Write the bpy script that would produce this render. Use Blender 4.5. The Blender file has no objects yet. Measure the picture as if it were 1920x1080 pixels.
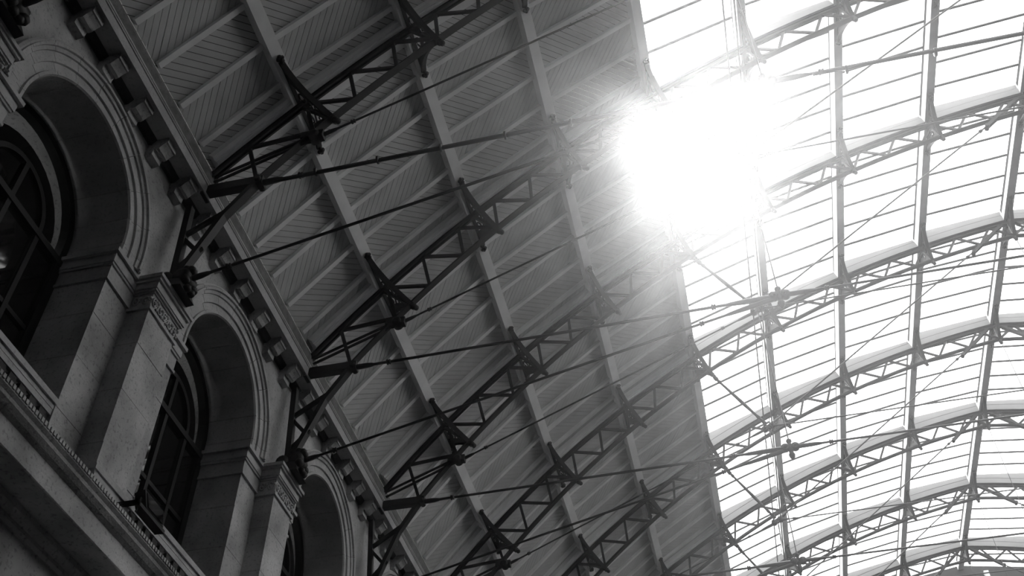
import bpy, bmesh, math, random
from mathutils import Vector, Matrix
random.seed(7)
S = bpy.context.scene
C = S.collection

# ------------------------------------------------------------------ camera
CAMROT = [[0.97440114, -0.16550803, -0.1521496], [0.22472759, 0.69804343, 0.6798771], [-0.00631809, -0.69666524, 0.71736854]]
FPX = 1950.33
cd = bpy.data.cameras.new('camera'); cam = bpy.data.objects.new('camera', cd); C.objects.link(cam)
m = Matrix.Identity(4)
for r in range(3):
    m[r][0] = CAMROT[r][0]; m[r][1] = -CAMROT[r][1]; m[r][2] = -CAMROT[r][2]
cam.matrix_world = m
cd.sensor_fit = 'HORIZONTAL'; cd.sensor_width = 36.0; cd.lens = FPX / 1920 * 36
cd.clip_start = 0.05; cd.clip_end = 500
S.camera = cam
# ------------------------------------------------------------------ light
SKY = 4.8
w = bpy.data.worlds.new('world'); S.world = w; w.use_nodes = True
bg = w.node_tree.nodes['Background']; bg.inputs[0].default_value = (1, 1, 1, 1); bg.inputs[1].default_value = SKY
sd = bpy.data.lights.new('sun', 'SUN'); sd.energy = 4.8; sd.angle = math.radians(1.5)
sun = bpy.data.objects.new('sun', sd); C.objects.link(sun)
SUN_DIR = Vector((0.0465, 0.603, 0.7965)).normalized()      # from the hall towards the sun
sun.rotation_euler = (-SUN_DIR).to_track_quat('-Z', 'Y').to_euler()
GLARE_DENSITY = 0.0130; GLARE_G = 0.89
S.view_settings.view_transform = 'Standard'; S.view_settings.look = 'None'
S.view_settings.exposure = 0.0; S.view_settings.gamma = 1.0; S.view_settings.use_curve_mapping = False
S.cycles.max_bounces = 6; S.cycles.diffuse_bounces = 3; S.cycles.glossy_bounces = 3
S.cycles.transmission_bounces = 4; S.cycles.transparent_max_bounces = 12; S.cycles.volume_bounces = 0
S.cycles.use_denoising = True; S.cycles.sample_clamp_indirect = 6

# ------------------------------------------------------------------ materials
def mat(name, col, rough=0.7, var=0.0, scale=3.0, stain=0.0, spec=0.3, bump=0.0, grain=None, metal=0.0):
    M_ = bpy.data.materials.new(name); M_.use_nodes = True
    nt = M_.node_tree; b = nt.nodes['Principled BSDF']
    b.inputs['Roughness'].default_value = rough; b.inputs['Specular IOR Level'].default_value = spec
    b.inputs['Metallic'].default_value = metal
    b.inputs['Base Color'].default_value = (col, col, col, 1)
    if var or stain or bump:
        g = nt.nodes.new('ShaderNodeNewGeometry'); mp = nt.nodes.new('ShaderNodeMapping')
        nt.links.new(g.outputs['Position'], mp.inputs['Vector'])
        if grain: mp.inputs['Scale'].default_value = grain
        n = nt.nodes.new('ShaderNodeTexNoise'); n.inputs['Scale'].default_value = scale; n.inputs['Detail'].default_value = 6
        nt.links.new(mp.outputs['Vector'], n.inputs['Vector'])
        r = nt.nodes.new('ShaderNodeMapRange')
        r.inputs['From Min'].default_value = 0.3; r.inputs['From Max'].default_value = 0.7
        r.inputs['To Min'].default_value = col * (1 - var); r.inputs['To Max'].default_value = col * (1 + var)
        nt.links.new(n.outputs['Fac'], r.inputs['Value'])
        out = r.outputs['Result']
        if stain:
            n2 = nt.nodes.new('ShaderNodeTexNoise'); n2.inputs['Scale'].default_value = 26.0; n2.inputs['Detail'].default_value = 8
            nt.links.new(g.outputs['Position'], n2.inputs['Vector'])
            r2 = nt.nodes.new('ShaderNodeMapRange'); r2.inputs['From Min'].default_value = 0.55; r2.inputs['From Max'].default_value = 0.68
            r2.inputs['To Min'].default_value = 1; r2.inputs['To Max'].default_value = 1 - stain
            nt.links.new(n2.outputs['Fac'], r2.inputs['Value'])
            mu = nt.nodes.new('ShaderNodeMath'); mu.operation = 'MULTIPLY'
            nt.links.new(out, mu.inputs[0]); nt.links.new(r2.outputs['Result'], mu.inputs[1]); out = mu.outputs[0]
        cb = nt.nodes.new('ShaderNodeCombineColor')
        for i in range(3): nt.links.new(out, cb.inputs[i])
        nt.links.new(cb.outputs['Color'], b.inputs['Base Color'])
        if bump:
            n3 = nt.nodes.new('ShaderNodeTexNoise'); n3.inputs['Scale'].default_value = 40; n3.inputs['Detail'].default_value = 5
            nt.links.new(g.outputs['Position'], n3.inputs['Vector'])
            bp = nt.nodes.new('ShaderNodeBump'); bp.inputs['Strength'].default_value = bump; bp.inputs['Distance'].default_value = 0.01
            nt.links.new(n3.outputs['Fac'], bp.inputs['Height']); nt.links.new(bp.outputs['Normal'], b.inputs['Normal'])
    return M_
M = {
    'iron': mat('painted_iron', 0.010, 0.5, 0.25, 6.0, spec=0.25),
    'rod': mat('rod_iron', 0.012, 0.35, 0.2, 8.0, spec=0.5),
    'board': mat('ceiling_board_paint', 0.58, 0.6, 0.10, 2.2, 0.0, 0.25, 0.15),
    'timber': mat('purlin_paint', 0.85, 0.6, 0.08, 2.5, 0.0, 0.25, 0.1),
    'white': mat('kerb_white_paint', 0.25, 0.6, 0.04, 2.0, spec=0.2),
    'dark': mat('dark_gap_and_shade', 0.015, 0.9),  # board joints and backing, also painted shade on kerb bands and grooves
    'stone': mat('limestone', 0.37, 0.9, 0.38, 1.6, 0.4, 0.15, 0.5),
    'stone2': mat('limestone_dressed', 0.37, 0.85, 0.18, 2.6, 0.25, 0.15, 0.35),
    'stone_dark': mat('dark_limestone', 0.06, 0.95, 0.3, 2.0, 0.4, 0.1, 0.4),  # darker limestone for cores, apron, dentils and bed moulding
    'zinc': mat('zinc_gutter', 0.12, 0.7, 0.4, 7.0, 0.4, 0.3, 0.5),
    'joinery': mat('dark_joinery', 0.012, 0.6, 0.2, 5.0, spec=0.12),
    'floor': mat('platform_asphalt', 0.035, 0.8, 0.2, 0.8),
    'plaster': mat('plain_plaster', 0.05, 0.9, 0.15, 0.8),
    'gable': mat('gable_boards', 0.05, 0.8, 0.3, 1.0),
}
def glass_mat():
    M_ = bpy.data.materials.new('roof_glass'); M_.use_nodes = True; nt = M_.node_tree
    nt.nodes.remove(nt.nodes['Principled BSDF'])
    t = nt.nodes.new('ShaderNodeBsdfTransparent'); t.inputs[0].default_value = (.92, .92, .92, 1)
    tl = nt.nodes.new('ShaderNodeBsdfTranslucent'); tl.inputs[0].default_value = (.9, .9, .9, 1)
    mx = nt.nodes.new('ShaderNodeMixShader'); mx.inputs[0].default_value = 0.3
    nt.links.new(t.outputs[0], mx.inputs[1]); nt.links.new(tl.outputs[0], mx.inputs[2])
    nt.links.new(mx.outputs[0], nt.nodes['Material Output'].inputs[0])
    return M_
M['glass'] = glass_mat()
def pane_mat():
    M_ = bpy.data.materials.new('window_glass'); M_.use_nodes = True
    b = M_.node_tree.nodes['Principled BSDF']
    b.inputs['Base Color'].default_value = (.008, .008, .008, 1); b.inputs['Roughness'].default_value = 0.04
    b.inputs['Specular IOR Level'].default_value = 0.35
    return M_
M['pane'] = pane_mat()

# ------------------------------------------------------------------ mesh helpers
class G:
    def __init__(s): s.v = []; s.f = []; s.sm = []
    def add(s, vs, fs, smooth=False):
        o = len(s.v); s.v += [tuple(p) for p in vs]; s.f += [tuple(i + o for i in f) for f in fs]; s.sm += [smooth] * len(fs); return s
    def box(s, x0, x1, y0, y1, z0, z1):
        return s.add([(x0, y0, z0), (x1, y0, z0), (x1, y1, z0), (x0, y1, z0), (x0, y0, z1), (x1, y0, z1), (x1, y1, z1), (x0, y1, z1)],
                     [(0, 3, 2, 1), (4, 5, 6, 7), (0, 1, 5, 4), (1, 2, 6, 5), (2, 3, 7, 6), (3, 0, 4, 7)])
    def hexa(s, a, b):      # a, b: matching loops
        n = len(a)
        return s.add(list(a) + list(b), [tuple(range(n))[::-1], tuple(range(n, 2 * n))] + [(i, (i + 1) % n, n + (i + 1) % n, n + i) for i in range(n)])
    def beam(s, p, q, wy, h):     # straight bar in an x-z plane; wy = width in y, h = depth across
        p = Vector(p); q = Vector(q); d = (q - p).normalized()
        side = Vector((0, 1, 0)); up = d.cross(side)
        if up.length < 1e-4: side = Vector((1, 0, 0)); up = d.cross(side)
        up.normalize(); side = up.cross(d).normalized()
        a = [p + side * sx * wy / 2 + up * sz * h / 2 for sx, sz in ((-1, -1), (1, -1), (1, 1), (-1, 1))]
        return s.hexa(a, [k + (q - p) for k in a])
    def tube(s, pts, r, n=8, r2=None, smooth=True):
        pts = [Vector(p) for p in pts]; rings = []
        for i, p in enumerate(pts):
            d = (pts[min(i + 1, len(pts) - 1)] - pts[max(i - 1, 0)]).normalized()
            a = d.cross(Vector((0, 1, 0)) if abs(d.y) < 0.9 else Vector((1, 0, 0))).normalized(); b = d.cross(a)
            rr = r if r2 is None else r + (r2 - r) * i / (len(pts) - 1)
            if isinstance(r, (list, tuple)): rr = r[i]
            rings.append([p + (a * math.cos(2 * math.pi * k / n) + b * math.sin(2 * math.pi * k / n)) * rr for k in range(n)])
        vs = [v for R in rings for v in R]; fs = []
        for i in range(len(rings) - 1):
            for k in range(n): fs.append((i * n + k, i * n + (k + 1) % n, (i + 1) * n + (k + 1) % n, (i + 1) * n + k))
        s.add(vs, fs, smooth)
        return s.add(rings[0] + rings[-1], [tuple(range(n))[::-1], tuple(range(n, 2 * n))])
    def lathe(s, o, axis, prof, n=10, smooth=True):
        o = Vector(o); ax = Vector(axis).normalized()
        return s.tube([o + ax * t for t, r in prof], [r for t, r in prof], n, smooth=smooth)
    def ball(s, o, r, n=8):
        return s.lathe(Vector(o) - Vector((0, 0, r)), (0, 0, 1), [(r * (1 - math.cos(math.pi * k / 6)), max(1e-4, r * math.sin(math.pi * k / 6))) for k in range(7)], n)
    def ext_y(s, prof, y0, y1):    # closed x-z polygon extruded along y
        return s.hexa([(x, y0, z) for x, z in prof], [(x, y1, z) for x, z in prof])
    def arc(s, cen, r0, r1, a0, a1, y0, y1, n):
        rings = []
        for i in range(n + 1):
            a = a0 + (a1 - a0) * i / n; sx, cz = math.sin(a), math.cos(a)
            rings.append([(cen[0] + r * sx, y, cen[1] + r * cz) for r, y in ((r0, y0), (r0, y1), (r1, y1), (r1, y0))])
        vs = [v for R in rings for v in R]; fs = []
        for i in range(n):
            for k in range(4): fs.append((i * 4 + k, i * 4 + (k + 1) % 4, i * 4 + 4 + (k + 1) % 4, i * 4 + 4 + k))
        fs += [(3, 2, 1, 0), tuple(n * 4 + k for k in range(4))]
        return s.add(vs, fs)
    def mirror(s, xc):
        s.v += [(2 * xc - x, y, z) for x, y, z in s.v]; n = len(s.v) // 2
        s.f += [tuple(i + n for i in f) for f in s.f]; s.sm += s.sm; return s
    def mesh(s, name, mt, off=(0, 0, 0)):
        me = bpy.data.meshes.new(name)
        me.from_pydata([(x - off[0], y - off[1], z - off[2]) for x, y, z in s.v], [], s.f)
        me.polygons.foreach_set('use_smooth', s.sm)
        b = bmesh.new(); b.from_mesh(me); bmesh.ops.recalc_face_normals(b, faces=b.faces); b.to_mesh(me); b.free()
        me.materials.append(M[mt]); return me

def link(name, data, parent=None, loc=(0, 0, 0)):
    o = bpy.data.objects.new(name, data); C.objects.link(o); o.location = loc
    if parent: o.parent = parent
    return o
def obj(name, g, mt, parent=None, off=(0, 0, 0), loc=(0, 0, 0)):
    return link(name, g.mesh(name, mt, off), parent, loc)
def tag(o, label=None, cat=None, group=None, kind=None):
    if label: o['label'] = label
    if cat: o['category'] = cat
    if group: o['group'] = group
    if kind: o['kind'] = kind
    return o
def empty(name, loc=(0, 0, 0), parent=None):
    o = bpy.data.objects.new(name, None); C.objects.link(o); o.location = loc; o.empty_display_size = 0.3
    if parent: o.parent = parent
    return o
def copy_tree(o, parent=None):
    c = o.copy(); C.objects.link(c); c.parent = parent
    for ch in KIDS.get(o.name, []): copy_tree(ch, c)
    return c

# ------------------------------------------------------------------ roof geometry (x-z section, camera at the origin)
FLOOR = -1.6
YA = 8.0913
TY = [YA + 4 * (k - 1) for k in range(9)]           # truss planes
YEND = 37.7; YBACK = -10.0
CT = (11.707, -1.943); RT = 22.612                   # top chord circle
CB = (11.53, -0.923); RB = 21.111                    # bottom chord circle
XC = 8.72                                            # ridge
KN = [(-4.44, 12.70), (-2.92, 14.29), (-1.26, 15.68), (0.57, 16.90), (2.48, 18.04), (4.46, 18.88), (6.58, 19.51)]
def unit(a): l = math.hypot(*a); return (a[0] / l, a[1] / l)
NORM = [unit((k[0] - CT[0], k[1] - CT[1])) for k in KN] + [(0.0, 1.0)]
ZR = CT[1] + math.sqrt(RT ** 2 - (XC - CT[0]) ** 2)
def ppt(i, dr, dt=0.0):                              # purlin i (0..7): point at radius RT+dr, shifted dt up the slope
    n = NORM[i]
    if i == 7: return (XC + dt, ZR + dr)
    return (CT[0] + n[0] * (RT + dr) + n[1] * dt, CT[1] + n[1] * (RT + dr) - n[0] * dt)
def mir(p): return (2 * XC - p[0],) + tuple(p[1:])
PB = 0.05; PH = 0.18; PW = 0.20                      # purlin: bottom above chord circle, depth, width
DECK = PB + PH

# purlins ----------------------------------------------------------
PL = ['pale timber purlin first above the stone cornice, under the dark herringbone boards',
      'pale timber purlin second above the stone cornice, across the herringbone boards',
      'pale timber purlin third above the stone cornice, under the brighter boards',
      'pale timber purlin along the edge where herringbone boards meet the glass roof',
      'grey timber purlin under the glass, beside the two thin parallel cables',
      'grey timber purlin under the glass, standing almost upright in the picture',
      'grey timber purlin under the glass, next below the ridge on the near slope',
      'grey timber ridge purlin at the top of the glass roof']
purlin_obj = []
def purlin(i, right=False, label=None):
    n = NORM[i]; c0 = ppt(i, PB); t = (n[1], -n[0])
    prof = [(c0[0] + t[0] * a * PW / 2 + n[0] * h, c0[1] + t[1] * a * PW / 2 + n[1] * h) for a, h in ((-1, 0), (1, 0), (1, PH), (-1, PH))]
    if right: prof = [mir(p) for p in prof]
    g = G().ext_y(prof, YBACK, YEND)
    o = obj('purlin', g, 'timber', None, (prof[0][0], YBACK, prof[0][1]), (prof[0][0], YBACK, prof[0][1]))
    tag(o, label or PL[i], 'beam', 'purlins of the train shed roof'); return o
for i in range(8): purlin(i)
RL = ['grey timber purlin just over the ridge on the far slope, right edge', 'timber purlin second over the ridge on the far slope',
      'timber purlin third over the ridge on the far slope', 'timber purlin at the foot of the glass on the far slope']
for k, i in enumerate((6, 5, 4, 3)): purlin(i, True, RL[k])

# boarded ceiling ---------------------------------------------------
BASE = [(-6.29, 12.12)] + [ppt(i, DECK) for i in range(4)]
ceil = tag(empty('ceiling', (BASE[0][0], TY[0], BASE[0][1])), 'pale herringbone boarded ceiling between the stone cornice and the glass', 'ceiling', kind='structure')
CO = ceil.location
def facet(f):
    a, b = BASE[f], BASE[f + 1]; t = (b[0] - a[0], b[1] - a[1]); L = math.hypot(*t); t = (t[0] / L, t[1] / L)
    return a, t, (-t[1], t[0]), L
def fpt(f, u, y, h):
    a, t, n, L = facet(f); return (a[0] + t[0] * u + n[0] * h, y, a[1] + t[1] * u + n[1] * h)
def clip(poly, nx, ny, c):      # keep nx*u+ny*y <= c
    out = []
    for i in range(len(poly)):
        p, q = poly[i], poly[(i + 1) % len(poly)]
        dp = nx * p[0] + ny * p[1] - c; dq = nx * q[0] + ny * q[1] - c
        if dp <= 0: out.append(p)
        if dp * dq < 0:
            k = dp / (dp - dq); out.append((p[0] + (q[0] - p[0]) * k, p[1] + (q[1] - p[1]) * k))
    return out
PITCH = 0.098; GAP = 0.009; BAY6 = 4 / 6; OFF = 0.24
boards = []
nstrips = int((YEND - TY[0]) / BAY6) + 2
for f in range(4):
    a, t, n, L = facet(f)
    for sidx in range(-3, nstrips):
        y0 = TY[0] + OFF + sidx * BAY6; y1 = min(y0 + BAY6, YEND)
        if y1 - y0 < 0.05: continue
        sg = 1 if sidx % 2 else -1
        if sidx < 6: sg = -sg
        s2 = math.sqrt(0.5)
        ws = [s2 * (u + sg * (y - y0)) for u in (0, L) for y in (y0, y1)]
        k = math.floor(min(ws) / PITCH)
        while k * PITCH < max(ws):
            poly = [(0, y0), (L, y0), (L, y1), (0, y1)]
            off = s2 * sg * y0
            poly = clip(poly, s2, s2 * sg, (k + 1) * PITCH - GAP / 2 + off)
            if len(poly) >= 3: poly = clip(poly, -s2, -s2 * sg, -(k * PITCH + GAP / 2 + off))
            k += 1
            if len(poly) < 3: continue
            ar = abs(sum(poly[i][0] * poly[(i + 1) % len(poly)][1] - poly[(i + 1) % len(poly)][0] * poly[i][1] for i in range(len(poly)))) / 2
            if ar < 0.002: continue
            uc = sum(p[0] for p in poly) / len(poly); yc = sum(p[1] for p in poly) / len(poly)
            pc = fpt(f, uc, yc, 0); cc = [sum(CAMROT[r][q] * pc[r] for r in range(3)) for q in range(3)]
            px, py = 960 + FPX * cc[0] / cc[2], 540 + FPX * cc[1] / cc[2]
            vis = 0 < px < 1920 and 0 < py < 1080 and cc[2] > 0
            boards.append(((0 if vis else 1, Vector(pc).length - 3 * min(ar, 0.07)), f, poly))
boards.sort(key=lambda b: b[0])
far = G()
for i, (key, f, poly) in enumerate(boards):
    dh = random.uniform(0, 0.004)
    lo = [fpt(f, u, y, dh) for u, y in poly]; hi = [fpt(f, u, y, 0.024) for u, y in poly]
    if i < 300:
        c0 = lo[0]; obj('board', G().hexa(lo, hi), 'board', ceil, c0, Vector(c0) - CO)
    else: far.hexa(lo, hi)
o = obj('board_field', far, 'board', ceil, CO); o['kind'] = 'stuff'
g = G()
for f in range(4):
    a, t, n, L = facet(f)
    g.hexa([fpt(f, 0, YBACK, .02), fpt(f, L, YBACK, .02), fpt(f, L, YEND, .02), fpt(f, 0, YEND, .02)],
           [fpt(f, 0, YBACK, .06), fpt(f, L, YBACK, .06), fpt(f, L, YEND, .06), fpt(f, 0, YEND, .06)])
obj('sheathing', g, 'dark', ceil, CO)
g = G()
for f in range(4):
    a, t, n, L = facet(f)
    g.hexa([fpt(f, 0, YBACK, 0), fpt(f, L, YBACK, 0), fpt(f, L, TY[0] + OFF - 3 * BAY6, 0), fpt(f, 0, TY[0] + OFF - 3 * BAY6, 0)],
           [fpt(f, 0, YBACK, .018), fpt(f, L, YBACK, .018), fpt(f, L, TY[0] + OFF - 3 * BAY6, .018), fpt(f, 0, TY[0] + OFF - 3 * BAY6, .018)])
obj('plain_boarding', g, 'gable', ceil, CO)  # unseen boards behind the viewer, coloured dark to cut bounced light
for f in range(4):
    a, t, n, L = facet(f)
    u0 = 0.02 if f == 0 else 0.10; u1 = L - 0.10
    me = None
    for k in range(-2, 6 * 9):
        y = TY[0] + OFF + k * BAY6
        if y > YEND - .1: continue
        if me is None:
            gg = G().hexa([fpt(f, u, yy, -.075) for u, yy in ((u0, -.042), (u1, -.042), (u1, .042), (u0, .042))],
                          [fpt(f, u, yy, 0) for u, yy in ((u0, -.042), (u1, -.042), (u1, .042), (u0, .042))])
            me = gg.mesh('batten', 'timber', fpt(f, 0, 0, 0))
        link('batten', me, ceil, Vector(fpt(f, 0, y, 0)) - CO)

# glass roof ---------------------------------------------------------
GL_LOW = 0.30; GL_UP = {4: .05, 5: .06, 6: .10, 7: .16}
def gfield(i):        # glass from purlin i to purlin i+1: lower point, upper point
    return ppt(i, DECK + GL_LOW, 0.09), ppt(i + 1, DECK + GL_UP[i + 1], -0.09)
skylights = []
def quad_prism(a, b, y0, y1, th):   # thin slab between two x-z points
    t = unit((b[0] - a[0], b[1] - a[1])); n = (-t[1], t[0])
    if n[1] < 0: n = (-n[0], -n[1])
    lo = [(a[0], y0, a[1]), (b[0], y0, b[1]), (b[0], y1, b[1]), (a[0], y1, a[1])]
    return G().hexa(lo, [(x + n[0] * th, y, z + n[1] * th) for x, y, z in lo])
gcache = {}
def shared(key, make, mt, name):
    if key not in gcache: gcache[key] = make().mesh(name, mt)
    return gcache[key]
ORD = ['first', 'second', 'third', 'fourth', 'fifth', 'sixth', 'seventh', 'eighth', 'ninth', 'tenth']
for b in range(1, 9):
    y0 = TY[0] + 4 * b; y1 = min(y0 + 4, YEND)
    n6 = int(round((y1 - y0) / BAY6 + 0.2)); short = (y1 - y0) < 3.9
    win = tag(empty('window_%d' % b, (XC, y0, ZR + DECK)),
              'glass roof bay, %s from the near end, white panes between thin bars' % ORD[b - 1], 'skylight', 'glass roof bays', 'structure')
    wl = win.location
    for i in range(3, 7):
        for side in (0, 1):
            a, c = gfield(i)
            if side: a, c = mir(a), mir(c)
            detail = not (side and i < 5)
            wdt = (y1 - y0) / n6
            step = 1 if detail else n6
            for k in range(0, n6, step):
                key = ('p', i, side, short, step)
                me = shared(key, lambda: quad_prism(a, c, 0.012, wdt * step - 0.012, 0.006), 'glass', 'pane')
                link('pane', me, win, (-wl[0], k * wdt, -wl[2]))
            if detail:
                for k in range(1, n6):
                    me = shared(('b', i, side), lambda: quad_prism((a[0], a[1] - .035), (c[0], c[1] - .035), -0.022, 0.022, 0.045), 'iron', 'glazing_bar')
                    link('glazing_bar', me, win, (-wl[0], k * wdt, -wl[2]))
            # kerb at the upper end painted dark for shade under the glass, pale kerb at the lower end
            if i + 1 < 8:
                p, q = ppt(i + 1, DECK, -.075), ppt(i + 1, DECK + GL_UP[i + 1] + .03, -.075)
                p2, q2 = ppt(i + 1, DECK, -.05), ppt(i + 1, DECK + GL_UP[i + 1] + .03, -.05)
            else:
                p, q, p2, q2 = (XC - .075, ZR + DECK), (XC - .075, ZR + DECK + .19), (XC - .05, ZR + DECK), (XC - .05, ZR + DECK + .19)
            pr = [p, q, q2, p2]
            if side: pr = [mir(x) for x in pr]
            link('kerb_shade_band', shared(('k', i, side, short), lambda: G().ext_y(pr, 0.1, y1 - y0 - .1), 'dark', 'kerb_shade_band'), win, (-wl[0], 0, -wl[2]))
            pr = [ppt(i, DECK, .07), ppt(i, DECK + GL_LOW + .02, .07), ppt(i, DECK + GL_LOW + .02, .095), ppt(i, DECK, .095)]
            if i == 3: pr = [ppt(i, DECK, -.09), ppt(i, DECK + GL_LOW + .02, .06), ppt(i, DECK + GL_LOW + .02, .095), ppt(i, DECK, .095)]
            if side: pr = [mir(x) for x in pr]
            link('kerb_sill', shared(('s', i, side, short), lambda: G().ext_y(pr, 0.1, y1 - y0 - .1), 'white', 'kerb_sill'), win, (-wl[0], 0, -wl[2]))
# unseen boarding added over and behind the viewer to block skylight
g = G()
for i in range(3, 7):
    for side in (0, 1):
        a, c = gfield(i)
        if side: a, c = mir(a), mir(c)
        q_ = quad_prism(a, c, YBACK, TY[1], .03); g.add(q_.v, q_.f)
tag(obj('ceiling_light_block', g, 'plaster'), 'unseen roof boarding added to block skylight over and behind the viewer', 'ceiling', kind='structure')

# ------------------------------------------------------------------ trusses
def bpt(s):       # point on the bottom chord at arc length s from the foot node
    a = math.atan2(-5.475 - CB[0], 11.58 - CB[1]) + s / RB
    return (CB[0] + RB * math.sin(a), CB[1] + RB * math.cos(a))
A_CROWN = math.atan2(XC - CB[0], math.sqrt(RB ** 2 - (XC - CB[0]) ** 2))
S_END = (A_CROWN - math.atan2(-5.475 - CB[0], 11.58 - CB[1])) * RB
NP = 18; S1 = 1.17; DS = (S_END - S1) / NP
BN = [bpt(0)] + [bpt(S1 + k * DS) for k in range(NP + 1)]
TN = []
for i in range(len(BN) - 1):
    mx, mz = (BN[i][0] + BN[i + 1][0]) / 2, (BN[i][1] + BN[i + 1][1]) / 2
    n = unit((mx - CT[0], mz - CT[1])); TN.append((CT[0] + n[0] * RT, CT[1] + n[1] * RT))
TN[0] = (-5.74, 12.42)
ANG0 = math.atan2(-6.22 - CT[0], 11.84 - CT[1]); ANGR = math.atan2(XC - CT[0], ZR - CT[1])
ORI = Vector((-6.2, 0, 9.45))
KIDS = {}
def part(name, g, mt, parent, root=False):
    me = g.mesh(name, mt, ORI)
    o = link(name, me, parent)
    KIDS.setdefault(parent.name, []).append(o); return o
P3 = lambda p, y=0.0: (p[0], y, p[1])
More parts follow.
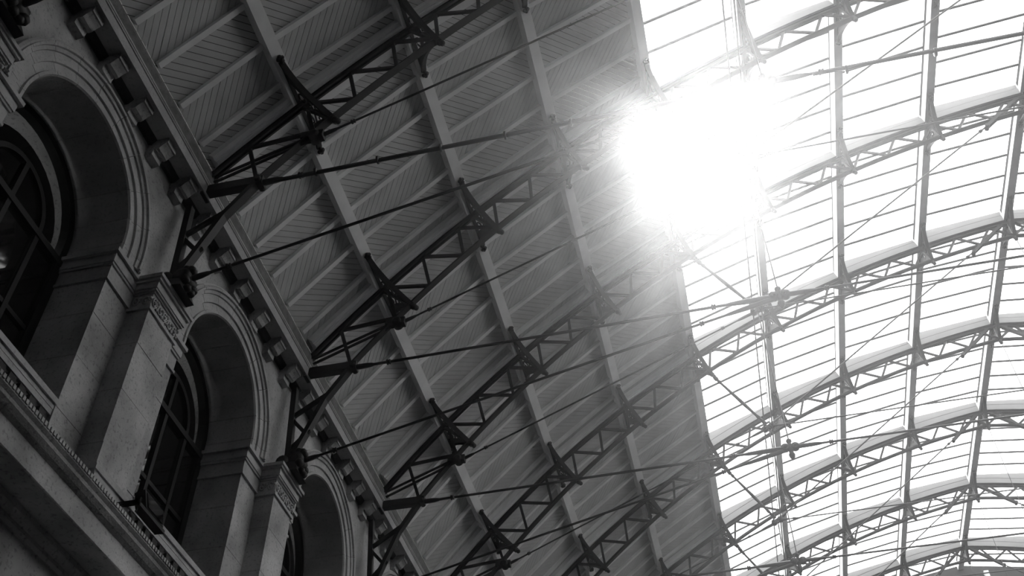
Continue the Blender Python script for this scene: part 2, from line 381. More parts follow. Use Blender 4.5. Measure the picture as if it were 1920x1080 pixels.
def build_truss():
    T = empty('roof_truss', ORI)
    # chords
    g = G()
    for ys in (-.05, .02): g.arc(CT, RT - .035, RT + .035, ANG0, ANGR, ys, ys + .03, 60)
    g.arc(CT, RT + .025, RT + .04, ANG0, ANGR, -.065, .065, 60)
    g.mirror(XC); part('top_chord', g, 'iron', T)
    a0 = math.atan2(BN[0][0] - CB[0], BN[0][1] - CB[1])
    g = G().arc(CB, RB - .04, RB - .022, a0, A_CROWN, -.06, .06, 60)
    g.arc(CB, RB - .03, RB + .035, a0, A_CROWN, -.016, .016, 60)
    g.mirror(XC); part('bottom_chord', g, 'iron', T)
    # lattice
    for side in (0, 1):
        for i in range(len(TN)):
            if side and i < 7: continue
            for p, q in ((BN[i], TN[i]), (TN[i], BN[i + 1])):
                if side: p, q = mir(p), mir(q)
                part('lattice_bar', G().beam(P3(p), P3(q), .045, .058), 'iron', T)
    # feet
    for side in (0, 1):
        f = (lambda p, y=0.0: P3(mir(p), y)) if side else P3
        g = G().beam(f((-6.24, 11.53)), f((-5.36, 11.52)), .13, .15)
        g.beam(f((-6.26, 11.53)), f((-6.21, 11.53)), .2, .24)
        g.lathe(f((-5.42, 11.51), -.12), (0, 1, 0), [(0, .05), (.24, .05)], 10)
        part('foot_beam', g, 'iron', T)
        for dz in (0, .12):
            part('foot_bar', G().beam(f((-6.16, 11.73 + dz)), f((-4.76, 12.33 + dz * .7)), .03, .038), 'iron', T)
        part('tie_casting', G().beam(f((-4.92, 12.40)), f((-4.58, 12.38)), .13, .13).lathe(f((-4.72, 12.37), -.1), (0, 1, 0), [(0, .05), (.015, .085), (.185, .085), (.2, .05)], 12), 'iron', T)
        part('knee_brace', G().beam(f((-5.40, 11.60)), f((-5.86, 10.85)), .12, .075).beam(f((-5.84, 10.88)), f((-6.22, 9.86)), .12, .075), 'iron', T)
        part('knee_post', G().beam(f((-6.40, 11.22)), f((-6.30, 9.72)), .10, .09), 'iron', T)
        part('knee_bar', G().beam(f((-6.36, 10.62)), f((-5.78, 11.02)), .05, .07), 'iron', T)
        part('knee_bar', G().beam(f((-6.36, 10.58)), f((-6.06, 10.22)), .05, .055), 'iron', T)
        part('knee_bar', G().beam(f((-6.32, 9.95)), f((-6.02, 10.30)), .05, .055), 'iron', T)
        # corbel on the capital
        g = G()
        sx = -1 if side else 1
        X = lambda x: 2 * XC - x if side else x
        g.hexa([(X(-6.5), -.25, 9.42), (X(-6.03), -.2, 9.42), (X(-6.03), .2, 9.42), (X(-6.5), .25, 9.42)],
               [(X(-6.46), -.16, 9.62), (X(-6.10), -.13, 9.62), (X(-6.10), .13, 9.62), (X(-6.46), .16, 9.62)])
        g.lathe((X(-6.13), -.14, 9.70), (0, 1, 0), [(0, .06), (.02, .12), (.26, .12), (.28, .06)], 12)
        g.lathe((X(-6.33), -.17, 9.66), (0, 1, 0), [(0, .05), (.02, .1), (.32, .1), (.34, .05)], 12)
        for q in range(5):
            a = q * math.pi / 4
            g.ball((X(-6.14 + .1 * math.cos(a)), 0, 9.82 + .08 * math.sin(a)), .065)
        for q in (-1, 1):
            g.ball((X(-6.05), q * .11, 9.60), .07); g.ball((X(-6.02), q * .05, 9.48), .06)
        part('corbel', g, 'iron', T)
    # brackets between purlin and truss
    for side in (0, 1):
        for i in range(8):
            if side and (i < 3 or i == 7): continue
            n = NORM[i]; c0 = ppt(i, PB)
            kn = KN[i] if i < 7 else (XC, 19.90)
            dep = math.hypot(c0[0] - kn[0], c0[1] - kn[1]); t = (n[1], -n[0])
            def L3(y, d, e=0.0):
                x, z = c0[0] - n[0] * d + t[0] * e, c0[1] - n[1] * d + t[1] * e
                if side: x = 2 * XC - x
                return (x, y, z)
            g = G(); web = []
            for sg in (-1, 1):
                cur = []
                for k in range(13):
                    q = k / 12
                    yy = (1 - q) ** 2 * .80 + 2 * q * (1 - q) * .36 + q * q * .03
                    dd = (1 - q) ** 2 * .03 + 2 * q * (1 - q) * .17 + q * q * (dep - .03)
                    cur.append((sg * yy, dd))
                for k in range(12):
                    (ya, da), (yb, db) = cur[k], cur[k + 1]
                    g.hexa([L3(ya, da, -.045), L3(ya, da, .045), L3(ya, da - .036, .045), L3(ya, da - .036, -.045)],
                           [L3(yb, db, -.045), L3(yb, db, .045), L3(yb, db - .036, .045), L3(yb, db - .036, -.045)])
                    # openwork web behind the rim
                    wa = .20 * min(1, k / 5); wb = .20 * min(1, (k + 1) / 5)
                    g.hexa([L3(ya, da - .02, -.008), L3(ya, da - .02, .008), L3(ya * .93, max(.005, da - .02 - wa), .008), L3(ya * .93, max(.005, da - .02 - wa), -.008)],
                           [L3(yb, db - .02, -.008), L3(yb, db - .02, .008), L3(yb * .93, max(.005, db - .02 - wb), .008), L3(yb * .93, max(.005, db - .02 - wb), -.008)])
                g.hexa([L3(sg * .80, 0.0, -.03), L3(sg * .80, 0.0, .03), L3(sg * .80, .022, .03), L3(sg * .80, .022, -.03)],
                       [L3(0, 0.0, -.03), L3(0, 0.0, .03), L3(0, .022, .03), L3(0, .022, -.03)])
                # ring and stays
                R0 = [(sg * .19 + .075 * math.cos(2 * math.pi * k / 10), .16 + .075 * math.sin(2 * math.pi * k / 10)) for k in range(11)]
                g.tube([L3(*p) for p in R0], .016, 5)
                R0 = [(sg * .10 + .05 * math.cos(2 * math.pi * k / 10), dep * .55 + .06 * math.sin(2 * math.pi * k / 10)) for k in range(11)]
                g.tube([L3(*p) for p in R0], .014, 5)
                g.tube([L3(sg * .02, dep * .40), L3(sg * .22, dep * .34)], .016, 5)
                g.tube([L3(sg * .42, .02), L3(sg * .36, .13)], .014, 5)
            g.hexa([L3(-.035, 0, -.03), L3(.035, 0, -.03), L3(.035, 0, .03), L3(-.035, 0, .03)],
                   [L3(-.03, dep, -.025), L3(.03, dep, -.025), L3(.03, dep, .025), L3(-.03, dep, .025)])
            br = part('bracket', g, 'iron', T)
            for sg in (-1, 1):
                gf = G()
                for (dy, dd, de) in ((.0, .035, 0), (.055, .03, .035), (.055, .03, -.035), (.085, .03, 0), (.03, .07, 0)):
                    gf.ball(L3(sg * (.80 + dy), dd, de), .036, 6)
                part('finial', gf, 'iron', br)
            gf = G().lathe(L3(0, dep - .06), Vector(L3(0, 1)) - Vector(L3(0, 0)), [(0, .03), (.02, .06), (.06, .06), (.075, .035), (.10, .05), (.13, .045), (.155, .01)], 9)
            part('knob', gf, 'iron', br)
    # ties
    XN = (1.58, 11.57); LN = (1.60, 15.09)
    def rod(name, p, q, r, collars=(), fork=(0, 0), side=0):
        if side: p, q = mir(p), mir(q)
        p = Vector(P3(p)); q = Vector(P3(q)); d = (q - p).normalized(); Ln = (q - p).length
        o = part(name, G().tube([p, p + d * Ln * .5, q], r, 8), 'rod', T)
        for c_ in collars:
            s_ = c_ if c_ >= 0 else Ln + c_
            part('collar', G().lathe(p + d * (s_ - .035), d, [(0, r * 1.2), (.008, r * 2.1), (.03, r * 2.1), (.04, r * 1.35), (.05, r * 1.9), (.068, r * 1.9), (.075, r * 1.1)], 8), 'rod', o)
        for e, fl in enumerate(fork):
            if fl:
                a = p if e == 0 else q; dd = d if e == 0 else -d
                part('clevis', G().lathe(a, dd, [(0, r * 2.0), (fl * .6, r * 1.9), (fl * .9, r * 1.4), (fl, r)], 8), 'rod', o)
        return o
    for side in (0, 1):
        rod('main_tie', (-5.36, 11.50), (XN[0] - .08, XN[1] - .01), .024, (.55, -.95), (.3, .75), side)
        rod('knee_tie', (-6.08, 9.70), (XN[0] - .09, XN[1] - .05), .021, (.55, -1.2), (.3, .8), side)
        rod('inner_tie', (-4.62, 12.38), (LN[0] - .08, LN[1] - .05), .017, (.5, -.75), (.25, .4), side)
        rod('hanger', (LN[0], LN[1]), (XN[0], XN[1]), .012, (), (0, 0), side)
        rod('ridge_rod', (LN[0] + .06, LN[1] + .06), (7.62, 19.66), .020, (-.25,), (.3, 0), side)
        # spindle strut from the fourth purlin bracket
        p = Vector(P3((.60, 16.82))); q = Vector(P3((LN[0] - .04, LN[1] + .10)))
        if side: p = Vector(mir(p)); q = Vector(mir(q))
        d = (q - p).normalized(); Ln = (q - p).length
        part('strut', G().lathe(p, d, [(0, .05), (.08, .055), (.12, .03), (.2, .045), (.25, .028), (.35, .03), (Ln * .55, .045), (Ln - .35, .03), (Ln - .25, .045), (Ln - .2, .028), (Ln - .1, .045), (Ln, .045)], 10), 'iron', T)
        p = (7.60, 19.62); q = (8.52, 20.42)
        if side: p, q = mir(p), mir(q)
        g = G()
        for yy in (-.05, .05): g.beam(P3(p, yy), P3(q, yy), .02, .07)
        g.lathe(P3((p[0], p[1]), -.08), (0, 1, 0), [(0, .05), (.16, .05)], 10)
        part('ridge_strut', g, 'iron', T)
        # castings
        def cast(name, c0, ang, top, pend):
            c0 = mir(c0) if side else c0
            ca, sa = math.cos(ang), math.sin(ang)
            g = G(); bol = []
            for e in (-1, 1):
                bx, bz = c0[0] + e * .09 * ca, c0[1] + e * .09 * sa
                g.lathe((bx, -.055, bz), (0, 1, 0), [(0, .06), (.01, .075), (.10, .075), (.11, .06)], 14)
                bol.append((bx, bz))
            g.beam((c0[0] - .09 * ca, 0, c0[1] - .09 * sa), (c0[0] + .09 * ca, 0, c0[1] + .09 * sa), .09, .10)
            if top:
                g.lathe((c0[0], 0, c0[1] + .05), (0, 0, 1), [(0, .05), (.04, .03), (.07, .05), (.11, .05), (.14, .02)], 10)
            if pend:
                g.lathe((c0[0], 0, c0[1] - .04), (0, 0, -1), [(0, .06), (.06, .04), (.10, .045), (.12, .06), (.18, .05), (.23, .02), (.25, .005)], 10)
            o = part(name, g, 'iron', T)
            for bx, bz in bol:
                part('bolt', G().lathe((bx, -.085, bz), (0, 1, 0), [(0, .018), (.004, .034), (.17 - .004, .034), (.17, .018)], 6, False), 'rod', o)
        sgn = -1 if side else 1
        cast('cross_casting', XN, 0, True, True)
        cast('link_casting', LN, sgn * math.radians(24), False, False)
    rod('lower_collar_tie', (XN[0] + .08, XN[1]), mir((XN[0] + .08, XN[1])), .021, (.65, 7.0, -.65), (.5, .5))
    rod('upper_collar_tie', (LN[0] + .08, LN[1] + .02), mir((LN[0] + .08, LN[1] + .02)), .017, (.35, 7.0, -.35), (.25, .25))
    rod('crown_hanger', (XC, 19.86), (XC, XN[1]), .010)
    # timber rafter over the truss
    pts = [BASE[0]] + [ppt(i, DECK) for i in range(4)]
    for side in (0, 1):
        for f in range(4):
            if side: break
            a, t, n, L = facet(f)
            u0 = 0.06 if f == 0 else .10; u1 = L - .10
            sec = lambda y0, y1, h0, h1: G().hexa([fpt(f, u, yy, h0) for u, yy in ((u0, y0), (u1, y0), (u1, y1), (u0, y1))], [fpt(f, u, yy, h1) for u, yy in ((u0, y0), (u1, y0), (u1, y1), (u0, y1))])
            g = sec(-.10, .10, -.165, 0)
            rf = part('timber_rafter', g, 'timber', T)
            for sg in (-1, 1):
                y0, y1 = sorted((sg * .118, sg * .185))
                part('rafter_moulding', sec(y0, y1, -.10, 0), 'timber', rf)
                y0, y1 = sorted((sg * .10, sg * .118))
                part('rafter_fillet', sec(y0, y1, -.13, 0), 'timber', rf)
        for i in range(3, 7):
            pa, pb = ppt(i, DECK, .10), ppt(i + 1, DECK, -.10)
            aa = math.atan2(pa[0] - CT[0], pa[1] - CT[1]); ab = math.atan2(pb[0] - CT[0], pb[1] - CT[1])
            g = G().arc(CT, RT + .045, RT + DECK, aa, ab, -.11, .11, 10)
            if side: g.v = [(2 * XC - x, y, z) for x, y, z in g.v]
            rf = part('timber_rafter', g, 'white', T)
            if side and i < 5: continue
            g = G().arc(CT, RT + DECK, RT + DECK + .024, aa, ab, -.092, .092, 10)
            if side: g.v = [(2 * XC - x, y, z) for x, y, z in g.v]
            part('groove_shade', g, 'dark', rf)  # dark strip painted as the shade in the groove below the kerb board
            ga, gb = gfield(i)
            for sg in (-1, 1):
                poly = [(CT[0] + (RT + DECK + .022) * math.sin(aa + (ab - aa) * k / 10), CT[1] + (RT + DECK + .022) * math.cos(aa + (ab - aa) * k / 10)) for k in range(11)]
                lo = poly + [gb, ga]
                if side: lo = [mir(p) for p in lo]
                y0, y1 = sorted((sg * .095, sg * .07))
                gq = G()
                for k in range(10):      # strips so that the curved lower edge stays clean
                    q0, q1 = k / 10, (k + 1) / 10
                    tp0 = (ga[0] + (gb[0] - ga[0]) * q0, ga[1] + (gb[1] - ga[1]) * q0); tp1 = (ga[0] + (gb[0] - ga[0]) * q1, ga[1] + (gb[1] - ga[1]) * q1)
                    qu = [poly[k], poly[k + 1], tp1, tp0]
                    if side: qu = [mir(p) for p in qu]
                    gq.ext_y(qu, y0, y1)
                part('kerb_board', gq, 'white', rf)
    return T
truss0 = build_truss()
TL = ['dark iron roof truss cut off by the top left corner, nearest the viewer',
      'dark iron roof truss second from the top left, with the thickest tie rod and cable',
      'dark iron roof truss third from the top left, its brackets passing into the glare',
      'dark iron roof truss fourth from the top left, just below the glare',
      'dark iron roof truss fifth from the top left, above the bottom middle of the picture',
      'dark iron roof truss sixth from the top left',
      'dark iron roof truss seventh from the top left, third from the gable',
      'dark iron roof truss eighth from the top left, next to last before the gable',
      'dark iron roof truss ninth from the top left, last before the dark gable']
trusses = [truss0]
for k in range(1, 9): trusses.append(copy_tree(truss0))
for k, t_ in enumerate(trusses):
    t_.location = (ORI[0], TY[k], ORI[2]); tag(t_, TL[k], 'roof truss', 'iron roof trusses')
# conduit strapped to the second truss's main tie
g = G().tube([(-5.2, -.012, 11.463), (-2, -.012, 11.490), (1.0, -.012, 11.516)], .024, 8)
g.tube([(2.2, -.012, 11.53), (9, -.012, 11.53), (15.2, -.012, 11.53)], .022, 8)
cdt = tag(obj('cable_conduit', g, 'rod', None, (-5.2, 0, 11.46), (-5.2, TY[1], 11.46)), 'dark cable conduit strapped along the thick tie rod of the second truss', 'conduit')
for xx in [-4.6 + .9 * k for k in range(7)] + [2.6 + 1.1 * k for k in range(12)]:
    obj('clamp', G().lathe((xx, -.01, 11.5), (1, 0, 0), [(0, .03), (.004, .06), (.03, .06), (.034, .03)], 8), 'rod', cdt, (-5.2, 0, 11.46))
# two cables along the hall through the link castings
for k, (x, z, lb) in enumerate(((1.50, 15.02, 'thin dark cable along the hall under the glass, left one of the pair'), (1.68, 15.02, 'thin dark cable along the hall under the glass, right one of the pair'))):
    tag(obj('cable', G().tube([(x, YBACK, z), (x, 14, z), (x, YEND, z)], .016, 6), 'rod', None, (x, YBACK, z), (x, YBACK, z)), lb, 'cable', 'cables along the hall')

# ------------------------------------------------------------------ left wall
XW = -6.55; XF = -6.26; XB = -7.25; ZS = 9.42; ZCN = 9.56; RI = 1.11; JB = 1.14
wall = tag(empty('wall_left', (XW, 2.0, FLOOR)), 'dark limestone arcade wall with round arched windows and pilasters', 'wall', kind='structure')
WO = wall.location
def wp(name, g, mt, parent=wall):
    o = obj(name, g, mt, parent, WO if parent is wall else WO); return o
BAYS = [TY[0] - 2 + 4 * k for k in range(6)]
NB0 = TY[0] - 4; NB1 = BAYS[-1] + 2
# plain masonry: lower wall, wall beyond the detailed bays, core behind the piers
g = G().box(-8.2, -6.36, NB0, NB1, FLOOR, 5.5)
wp('lower_wall', g, 'stone')
wp('plain_wall', G().box(-8.2, XW, YBACK, NB0, FLOOR, 11.44).box(-8.2, XW, NB1, YEND, FLOOR, 11.44), 'stone')
wp('attic_wall', G().box(-8.2, XW - .3, YBACK, YEND, 11.44, 12.3), 'stone_dark')
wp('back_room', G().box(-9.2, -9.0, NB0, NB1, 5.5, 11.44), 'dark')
wp('apron_core', G().box(-8.2, XW - .05, NB0, NB1, 5.5, 7.0), 'stone_dark')
COURSES = [5.95, 6.45, 7.03, 7.76, 8.42, 8.95]
PIL = [NB0 + 4 * k for k in range(len(BAYS) + 1)]
for k, py in enumerate(PIL):
    # piers
    core = wp('pier', G().box(-8.2, XW - .012, py - (2 - JB) + .012, py + (2 - JB) - .012, 5.9, ZS), 'stone_dark')
    for c_ in range(len(COURSES) - 1):
        z0, z1 = COURSES[c_], COURSES[c_ + 1]
        for sg in (-1, 1):
            y0, y1 = sorted((py + sg * .004, py + sg * (2 - JB)))
            obj('stone_block', G().box(XB, XW + random.uniform(-.004, .004), y0, y1, z0 + .003, z1 - .003), 'stone', core, WO)
    # impost mouldings on the pier, returning into the reveal
    lay = [(8.95, 8.99, .03), (8.99, 9.19, .015), (9.19, 9.225, .035), (9.225, 9.36, .05), (9.36, 9.42, .09)]
    for z0, z1, pr in lay:
        for sg in (-1, 1):
            y0, y1 = sorted((py + sg * .004, py + sg * (2 - JB + pr)))
            obj('impost_moulding', G().box(XB, XW + pr, y0, y1, z0, z1), 'stone2', core, WO)
    # pilaster
    PW2 = .32
    pil = wp('pilaster', G().box(XW - .1, XF - .012, py - PW2 + .012, py + PW2 - .012, 5.95, 9.40), 'stone_dark')
    pc = [6.62, 6.91, 7.66, 8.36, 8.90]
    for c_ in range(len(pc) - 1):
        obj('stone_block', G().box(XW, XF + random.uniform(-.003, .003), py - PW2, py + PW2, pc[c_] + .003, pc[c_ + 1] - .003), 'stone', pil, WO)
    for z0, z1, pr in ((5.95, 6.36, .07), (6.36, 6.42, .10), (6.42, 6.50, .055), (6.50, 6.56, .075), (6.56, 6.62, .03)):
        obj('base_moulding', G().box(XW, XF + pr, py - PW2 - pr, py + PW2 + pr, z0, z1), 'stone2', pil, WO)
    for z0, z1, pr in ((8.90, 8.945, .03), (8.945, 9.175, 0.0), (9.175, 9.20, .02), (9.20, 9.225, .045), (9.225, 9.33, .06), (9.33, 9.37, .09), (9.37, 9.42, .115)):
        obj('capital_moulding', G().box(XW, XF + pr, py - PW2 - pr, py + PW2 + pr, z0, z1), 'stone2', pil, WO)
    g = G()       # carved scroll frieze
    for q in range(5):
        yy = py - .26 + q * .13; fl = -1 if q % 2 else 1
        g.tube([(XF + .004, yy + .05 * math.cos(a) * (1 - .5 * a / 7), 9.06 + fl * .075 * math.sin(a) * (1 - .5 * a / 7)) for a in [k_ * .7 for k_ in range(11)]], .016, 5)
        g.ball((XF + .012, yy, 9.06), .024, 6)
        g.ball((XF + .008, yy + .065, 9.06 + fl * .06), .03, 6); g.ball((XF + .008, yy + .065, 9.06 - fl * .05), .022, 6)
    for q in range(2):
        xx = XF - .08 - q * .13
        g.tube([(xx + .05 * math.cos(a) * (1 - .5 * a / 7), py - PW2 - .004, 9.06 + .075 * math.sin(a) * (1 - .5 * a / 7)) for a in [k_ * .7 for k_ in range(11)]], .016, 5)
        g.ball((xx, py - PW2 - .01, 9.06), .024, 6); g.ball((xx + .06, py - PW2 - .008, 9.10), .026, 6)
    obj('carved_scroll', g, 'stone2', pil, WO)
for k, yc in enumerate(BAYS):
    # spandrel
    hw = 2.0; ztop = 11.44; R = RI + .03
    angs = sorted([math.pi * q / 24 for q in range(25)] + [math.atan2(ztop - ZCN, hw), math.pi - math.atan2(ztop - ZCN, hw)])
    def rect(a):
        c_, s_ = math.cos(a), math.sin(a)
        d = min(hw / abs(c_) if abs(c_) > 1e-6 else 1e9, (ztop - ZCN) / s_ if s_ > 1e-6 else 1e9); return (yc + c_ * d, ZCN + s_ * d)
    g = G()
    for a, b in zip(angs[:-1], angs[1:]):
        p = [(yc + R * math.cos(a), ZCN + R * math.sin(a)), (yc + R * math.cos(b), ZCN + R * math.sin(b)), rect(b), rect(a)]
        g.hexa([(XW, y, z) for y, z in p], [(-8.2, y, z) for y, z in p])
    for sg in (-1, 1):
        y0, y1 = sorted((yc + sg * R, yc + sg * hw)); g.box(-8.2, XW, y0, y1, ZS, ZCN)
    sp = wp('spandrel', g, 'stone')
    # voussoirs with stepped archivolt
    prof = [(RI, XB), (RI, -6.50), (RI + .015, -6.475), (RI + .055, -6.475), (RI + .06, -6.50), (RI + .16, -6.50), (RI + .165, -6.47), (RI + .285, -6.47), (RI + .29, -6.445), (RI + .335, -6.435), (RI + .34, -6.405), (RI + .37, -6.40), (RI + .375, -6.43), (RI + .40, -6.42), (RI + .43, -6.44), (RI + .43, XW - .02), (RI + .02, XW - .02), (RI + .02, XB)]
    NV = 9
    for q in range(-1, NV + 1):
        if q in (-1, NV):      # stilted foot below the spring line
            sg = -1 if q == NV else 1
            rings = []
            for zz in (ZS, ZCN - .003): rings.append([(x, yc + sg * r, zz) for r, x in prof])
            obj('voussoir', G().hexa(rings[0], rings[1]), 'stone2', sp, WO); continue
        a0 = math.pi * q / NV + .0025; a1 = math.pi * (q + 1) / NV - .0025; n = 5
        rings = [[(x, yc + r * math.cos(a0 + (a1 - a0) * j / n), ZCN + r * math.sin(a0 + (a1 - a0) * j / n)) for r, x in prof] for j in range(n + 1)]
        vs = [v for R_ in rings for v in R_]; m_ = len(prof); fs = []
        for j in range(n):
            for i_ in range(m_): fs.append((j * m_ + i_, j * m_ + (i_ + 1) % m_, (j + 1) * m_ + (i_ + 1) % m_, (j + 1) * m_ + i_))
        fs += [tuple(range(m_))[::-1], tuple(n * m_ + i_ for i_ in range(m_))]
        obj('voussoir', G().add(vs, fs), 'stone2', sp, WO)
    # sill and apron under the opening
    sl = wp('window_sill', G().box(-8.0, XW + .01, yc - JB + .002, yc + JB - .002, 7.03, 7.10).box(-8.0, XW - .015, yc - JB + .002, yc + JB - .002, 6.97, 7.03), 'stone2')
    obj('apron_moulding', G().box(XW - .05, XW - .02, yc - JB, yc + JB, 6.90, 6.97), 'stone2', sl, WO)
    for q in range(12):
        y0 = yc - JB + .04 + q * .185
        obj('dentil', G().box(XW - .05, XW, y0, y0 + .11, 6.70, 6.86), 'stone_dark', sl, WO)
    # window
    win = tag(empty('window_%d' % (9 + k), (XB, yc, 7.10)), 'tall round arched window with dark frame in the stone wall, %s from the near end' % ORD[k], 'window', 'arched wall windows', 'structure')
    wl = win.location
    XP = XB - .02
    def arcring(r0, r1, x0, x1, zc, a_0=0.0, a_1=math.pi, n=24):
        g = G(); rings = []
        for j in range(n + 1):
            a = a_0 + (a_1 - a_0) * j / n
            rings.append([(x, yc + r * math.cos(a), zc + r * math.sin(a)) for r, x in ((r0, x0), (r1, x0), (r1, x1), (r0, x1))])
        vs = [v for R_ in rings for v in R_]; fs = []
        for j in range(n):
            for i_ in range(4): fs.append((j * 4 + i_, j * 4 + (i_ + 1) % 4, j * 4 + 4 + (i_ + 1) % 4, j * 4 + 4 + i_))
        fs += [(3, 2, 1, 0), tuple(n * 4 + q for q in range(4))]
        return g.add(vs, fs)
    ZT = 9.32
    g = arcring(RI - .10, RI + .04, XP - .08, XP + .04, ZCN).box(XP - .08, XP + .04, yc - RI - .04, yc - RI + .10, 7.1, ZCN).box(XP - .08, XP + .04, yc + RI - .10, yc + RI + .04, 7.1, ZCN)
    obj('window_frame', g, 'joinery', win, wl)
    obj('arched_light', arcring(.55, .62, XP - .06, XP + .03, ZT + .06), 'joinery', win, wl)
    obj('transom', G().box(XP - .07, XP + .05, yc - RI, yc + RI, ZT - .04, ZT + .05), 'joinery', win, wl)
    for yy in (-.59, 0, .59):
        obj('mullion', G().box(XP - .06, XP + .03, yc + yy - .035, yc + yy + .035, 7.1, ZT - .04 if yy else ZT + .62), 'joinery', win, wl)
    obj('rail', G().box(XP - .05, XP + .02, yc - RI, yc + RI, 8.15, 8.21), 'joinery', win, wl)
    for (ya, yb) in ((-1.02, -.63), (-.55, -.04), (.04, .55), (.63, 1.02)):
        for (za, zb) in ((7.12, 8.14), (8.22, 9.27)):
            obj('pane', G().box(XP - .02, XP - .012, yc + ya, yc + yb, za, zb), 'pane', win, wl)
    # half round lights and spandrel lights above the transom
    for sg in (-1, 1):
        a_0, a_1 = (0.06, math.pi / 2 - .06) if sg > 0 else (math.pi / 2 + .06, math.pi - .06)
        obj('pane', arcring(.05, .55, XP - .02, XP - .012, ZT + .06, a_0, a_1, 10), 'pane', win, wl)
    obj('pane', arcring(.63, .86, XP - .02, XP - .012, ZT + .06, .1, math.pi - .1, 16), 'pane', win, wl)
# small floodlight on a tray at the foot of the second pilaster in view
fy = PIL[2] + .07
fl = tag(empty('floodlight', (-6.2, fy, 6.35)), 'small black floodlight on a flat arm at the pilaster base', 'floodlight')
fo = fl.location
obj('arm', G().box(-6.158, -5.90, fy, fy + .05, 6.33, 6.37).box(-5.95, -5.90, fy, fy + .62, 6.33, 6.37), 'joinery', fl, fo)
hd = obj('lamp_housing', G().hexa([(-6.05, fy + .20, 6.40), (-5.92, fy + .20, 6.40), (-5.92, fy + .60, 6.40), (-6.05, fy + .60, 6.40)], [(-6.10, fy + .18, 6.60), (-5.98, fy + .18, 6.63), (-5.98, fy + .62, 6.63), (-6.10, fy + .62, 6.60)]), 'joinery', fl, fo)
obj('lens', G().hexa([(-5.918, fy + .23, 6.42), (-5.918, fy + .57, 6.42), (-5.972, fy + .59, 6.61), (-5.972, fy + .21, 6.61)], [(-5.910, fy + .23, 6.42), (-5.910, fy + .57, 6.42), (-5.964, fy + .59, 6.61), (-5.964, fy + .21, 6.61)]), 'pane', hd, fo)
obj('yoke', G().beam((-6.0, fy + .17, 6.35), (-6.0, fy + .17, 6.52), .03, .02).beam((-6.0, fy + .61, 6.35), (-6.0, fy + .61, 6.52), .03, .02).box(-6.02, -5.93, fy + .16, fy + .63, 6.34, 6.36), 'joinery', fl, fo)

# eaves cornice with modillions
cor = tag(empty('trim_1', (XW, NB0, 11.44)), 'stone eaves cornice with scrolled modillion blocks under the boards', 'cornice', kind='structure')
co = cor.location
prof = [(-6.7, 11.44), (-6.205, 11.44), (-6.205, 11.415), (-6.19, 11.415), (-6.19, 11.585), (-6.175, 11.59), (-6.175, 11.615), (-6.165, 11.62), (-6.165, 11.65), (-6.30, 11.66), (-6.7, 11.66)]
obj('corona', G().ext_y(prof, YBACK, YEND), 'stone2', cor, co)
obj('bed_moulding', G().ext_y([(-6.56, 11.36), (-6.50, 11.36), (-6.44, 11.44), (-6.56, 11.44)], YBACK, YEND), 'stone_dark', cor, co)
obj('gutter', G().ext_y([(-6.45, 11.66), (-6.205, 11.66), (-6.195, 11.75), (-6.185, 11.86), (-6.20, 11.90), (-6.30, 12.10), (-6.45, 12.2)], YBACK, YEND), 'zinc', cor, co)
mp = [(-6.56, 11.44), (-6.265, 11.44), (-6.265, 11.345), (-6.285, 11.34), (-6.30, 11.325), (-6.33, 11.30), (-6.37, 11.25), (-6.405, 11.235), (-6.43, 11.25), (-6.445, 11.24), (-6.45, 11.15), (-6.56, 11.13)]
me = G().ext_y([(x, z) for x, z in mp], -.11, .11).mesh('modillion', 'stone', (0, 0, 0))
k = 0
while NB0 + k * BAY6 + .5 < NB1:
    link('modillion', me, cor, (-co[0], k * BAY6 + .40, -co[2])); k += 1

# lower entablature
ent = tag(empty('trim_2', (XW, NB0, 5.5)), 'heavy stone string course under the arched windows, bottom left corner', 'cornice', kind='structure')
eo = ent.location
prof = [(-6.6, 5.98), (-5.80, 5.98), (-5.79, 5.93), (-5.82, 5.90), (-5.83, 5.87), (-5.87, 5.83), (-5.92, 5.80), (-5.92, 5.57), (-5.93, 5.56), (-6.25, 5.56), (-6.25, 5.50), (-6.27, 5.47), (-6.31, 5.44), (-6.31, 5.40), (-6.34, 5.37), (-6.6, 5.36)]
obj('corona', G().ext_y(prof, YBACK, NB1), 'stone', ent, eo)
g = G()
y = NB0
while y < 20:
    g.box(-5.80, -5.778, y, y + .034, 5.945, 5.99); y += .052
o = obj('egg_and_dart', g, 'stone', ent, eo); o['kind'] = 'stuff'

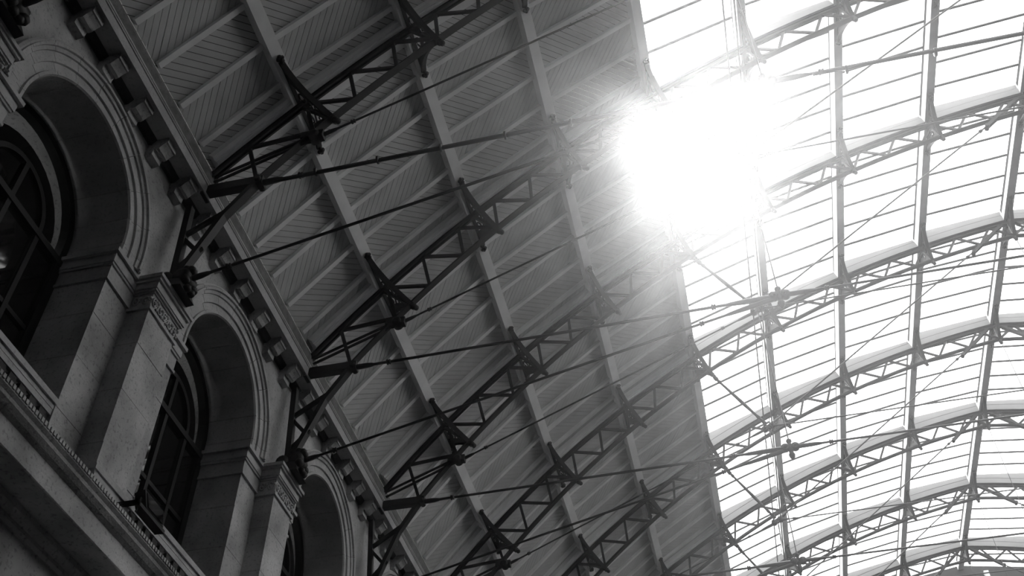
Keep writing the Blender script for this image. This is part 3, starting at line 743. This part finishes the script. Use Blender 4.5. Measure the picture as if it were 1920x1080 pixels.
# ------------------------------------------------------------------ rest of the hall
XR = 2 * XC - XW
tag(obj('floor', G().box(-8.2, XR, YBACK, YEND, FLOOR - .2, FLOOR), 'floor'), 'grey station floor', 'floor', kind='structure')
tag(obj('wall_right', G().box(XR, XR + .5, YBACK, YEND, FLOOR, 12.2), 'plaster'), 'far side wall of the hall', 'wall', kind='structure')
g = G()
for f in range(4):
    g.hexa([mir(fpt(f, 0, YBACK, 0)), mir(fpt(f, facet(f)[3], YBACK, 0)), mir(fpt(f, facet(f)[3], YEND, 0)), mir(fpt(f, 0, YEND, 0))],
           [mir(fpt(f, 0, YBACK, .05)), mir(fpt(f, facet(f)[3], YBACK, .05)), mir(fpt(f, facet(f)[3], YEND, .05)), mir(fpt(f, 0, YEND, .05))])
tag(obj('ceiling_right', g, 'plaster'), 'boarded ceiling on the far slope of the roof', 'ceiling', kind='structure')  # unseen slope, coloured dark to cut bounced light
def gable(name, y0, y1, mt, label):
    out = [(-8.2, FLOOR), (-8.2, 12.3)] + [BASE[0]] + [ppt(i, DECK + .05) for i in range(7)] + [(XC, ZR + DECK)] + [mir(ppt(i, DECK + .05)) for i in range(6, -1, -1)] + [mir(BASE[0]), (XR, 12.3), (XR, FLOOR)]
    tag(obj(name, G().ext_y(out, y0, y1), mt), label, 'wall', kind='structure')
gable('wall_end', YEND, YEND + .3, 'gable', 'dark gable wall at the far end of the hall')
gable('wall_back', YBACK - .3, YBACK, 'plaster', 'end wall behind the viewer')
tag(obj('gable_post', G().box(9.45, 9.62, YEND - .16, YEND - .01, 13, 20.3), 'timber'), 'pale upright post against the dark gable', 'post')

# added scattering layer, stands in for lens glare around the sun -----------------------------------------------------
hz = obj('glare_haze', G().box(-5.7, XR - .2, YBACK + .2, YEND - .2, 2.2, 9.4), 'dark')
tag(hz, 'added scattering layer standing in for lens glare around the sun', 'glare_haze', kind='stuff')
vm = bpy.data.materials.new('glare_haze'); vm.use_nodes = True; nt = vm.node_tree
nt.nodes.remove(nt.nodes['Principled BSDF'])
vs = nt.nodes.new('ShaderNodeVolumeScatter'); vs.inputs['Density'].default_value = GLARE_DENSITY; vs.inputs['Anisotropy'].default_value = GLARE_G
nt.links.new(vs.outputs[0], nt.nodes['Material Output'].inputs['Volume'])
hz.data.materials[0] = vm
